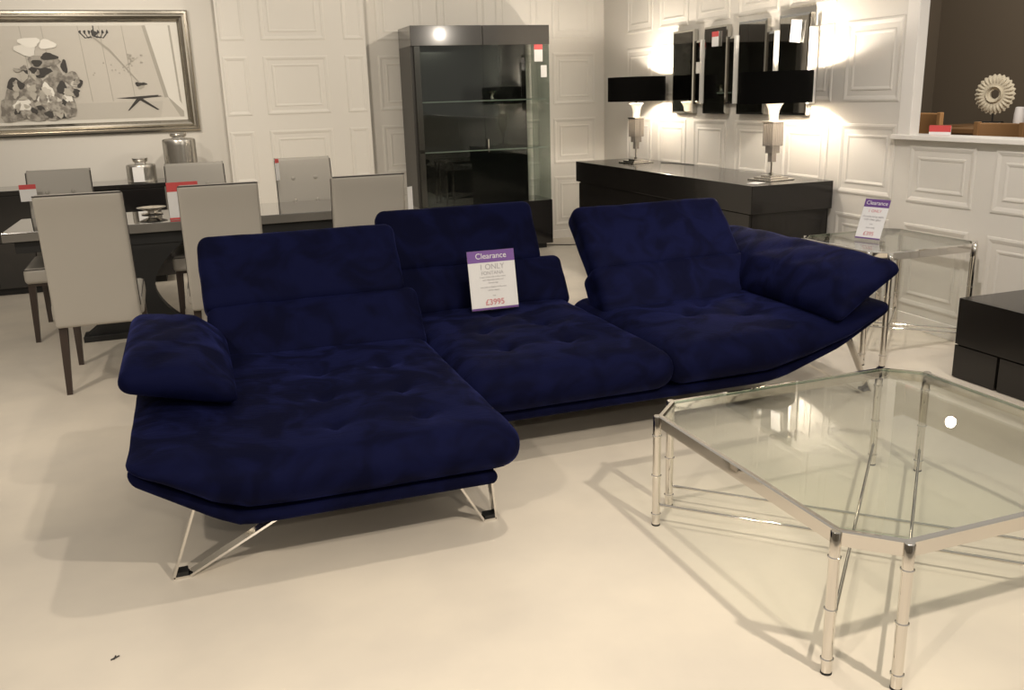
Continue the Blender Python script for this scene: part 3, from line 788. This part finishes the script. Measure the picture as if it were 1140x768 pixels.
cable('floor_cord', 'thin black cord on the floor by the display cabinet', [(3.38, 8.55, .004), (3.46, 8.50, .004), (3.58, 8.42, .004), (3.75, 8.40, .004)], .004)

# ------------------------------------------------------------------ through the opening
cb = thing('console', 'brown wooden console against the brown wall of the next room', 'console', (6.75, 3.6, 0))
bm = nb(); box(bm, 0, .6, 0, 3.3, 1.06, 1.105, .004); link('top', bm, M['tan_dark'], cb)
bm = nb(); box(bm, .03, .58, .04, 3.26, .08, 1.06); link('body', bm, M['tan_dark'], cb)
bm = nb(); box(bm, .08, .55, .1, 3.2, 0, .08); link('plinth', bm, M['black'], cb)
CZ = 1.105
sx, sy = 7.0, 6.52
sf = thing('sunburst_ornament', 'round ivory sunburst ornament with a hole, on a black stand', 'ornament', (sx, sy, CZ), .35)
bm = nb(); box(bm, -.035, .035, -.09, .09, 0, .03, .004); tube(bm, (0, 0, .03), (0, 0, .11), .006); link('stand', bm, M['black'], sf)
bm = nb(); N = 26
def disc_ring(r0, r1, t0, t1, seg, teeth=0, amp=0):
    A = []
    for k in range(seg):
        a = 2*PI*k/seg; m_ = 1+(amp*math.cos(teeth*a) if teeth else 0)
        A.append([bm.verts.new((-t, r*math.cos(a)*q, .27+r*math.sin(a)*q)) for r, t, q in ((r0, t0, 1), ((r0+r1)/2, t1, 1), (r1, t0*.5, m_), (r1, -t0*.5, m_), ((r0+r1)/2, -t1, 1), (r0, -t0, 1))])
    for k in range(seg):
        P, Q = A[k], A[(k+1) % seg]
        for j in range(6): bm.faces.new((P[j], P[(j+1) % 6], Q[(j+1) % 6], Q[j]))
disc_ring(.040, .172, .012, .030, 156, 26, .045)
disc_ring(.05, .085, .02, .045, 78, 26, .03)
for k in range(N):
    a = 2*PI*k/N; c = Vector((-.02, .125*math.cos(a), .27+.125*math.sin(a)))
    bmesh.ops.create_uvsphere(bm, u_segments=8, v_segments=6, radius=.02, matrix=Matrix.Translation(c) @ Matrix.Rotation(a, 4, 'X') @ Matrix.Diagonal((.8, 1.9, .6, 1)))
link('sunburst', bm, M['ivory'], sf, 40)
bm = nb(); lathe(bm, [(.001, 0), (.043, 0), (.046, .01), (.043, .10), (.036, .155), (.030, .16), (.001, .16)], 24)
tag(link('white_vase', bm, mat('white_ceramic', (.72, .71, .72), .4), None, 40, (7.0, 6.235, CZ)), 'small plain white vase right of the sunburst ornament', 'vase')

def wood_chair(label, x, y, rz, top, w):
    t = thing('wooden_chair', label, 'chair', (x, y, 0), rz)
    def wp(p, un): return Vector((p.x + .05*(1-(p.y/(w/2))**2), p.y, p.z + top-.16))
    bm = nb(); rbox(bm, .016, w/2, .16, .012, (2, 10, 4), wp); link('backrest', bm, M['tan'], t, 'all')
    for s in (-1, 1):
        bm = nb(); box(bm, -.02, .02, s*(w/2-.0)-.02, s*(w/2-.0)+.02, 0, top+.008, .004); link('leg', bm, M['tan'], t)
        bm = nb(); box(bm, -.52, -.48, s*(w/2)-.02, s*(w/2)+.02, 0, .62, .004); link('leg', bm, M['tan'], t)
    bm = nb(); box(bm, -.53, .01, -w/2, w/2, .60, .66, .01); link('seat', bm, M['tan_dark'], t)
wood_chair('tan wooden chair back just above the sill, beside the white jamb', 6.0, 6.36, -.05, 1.245, .50)
wood_chair('tan wooden chair back above the sill at the right edge of the photo', 5.9, 5.42, .05, 1.180, .40)
bt = thing('wooden_table', 'mid-brown wooden table seen between the tan chairs', 'table', (6.15, 5.35, 0))
bm = nb(); box(bm, 0, .6, -.9, .95, 1.075, 1.115, .004); link('tabletop', bm, M['tan_dark'], bt)
for x in (.05, .55):
    for y in (-.85, .88):
        bm = nb(); box(bm, x-.03, x+.03, y-.03, y+.03, 0, 1.05, .003); link('leg', bm, M['tan_dark'], bt)

bm = nb(); tube(bm, (0, 0, .002), (.022, .010, .004), .0022, seg=6); tube(bm, (.008, .0, .002), (.012, .016, .003), .0018, seg=6)
tag(link('lint', bm, M['pipe'], None, False, (-.37, 2.46, 0)), 'tiny dark scrap of lint on the pale floor in front of the chaise', 'lint')
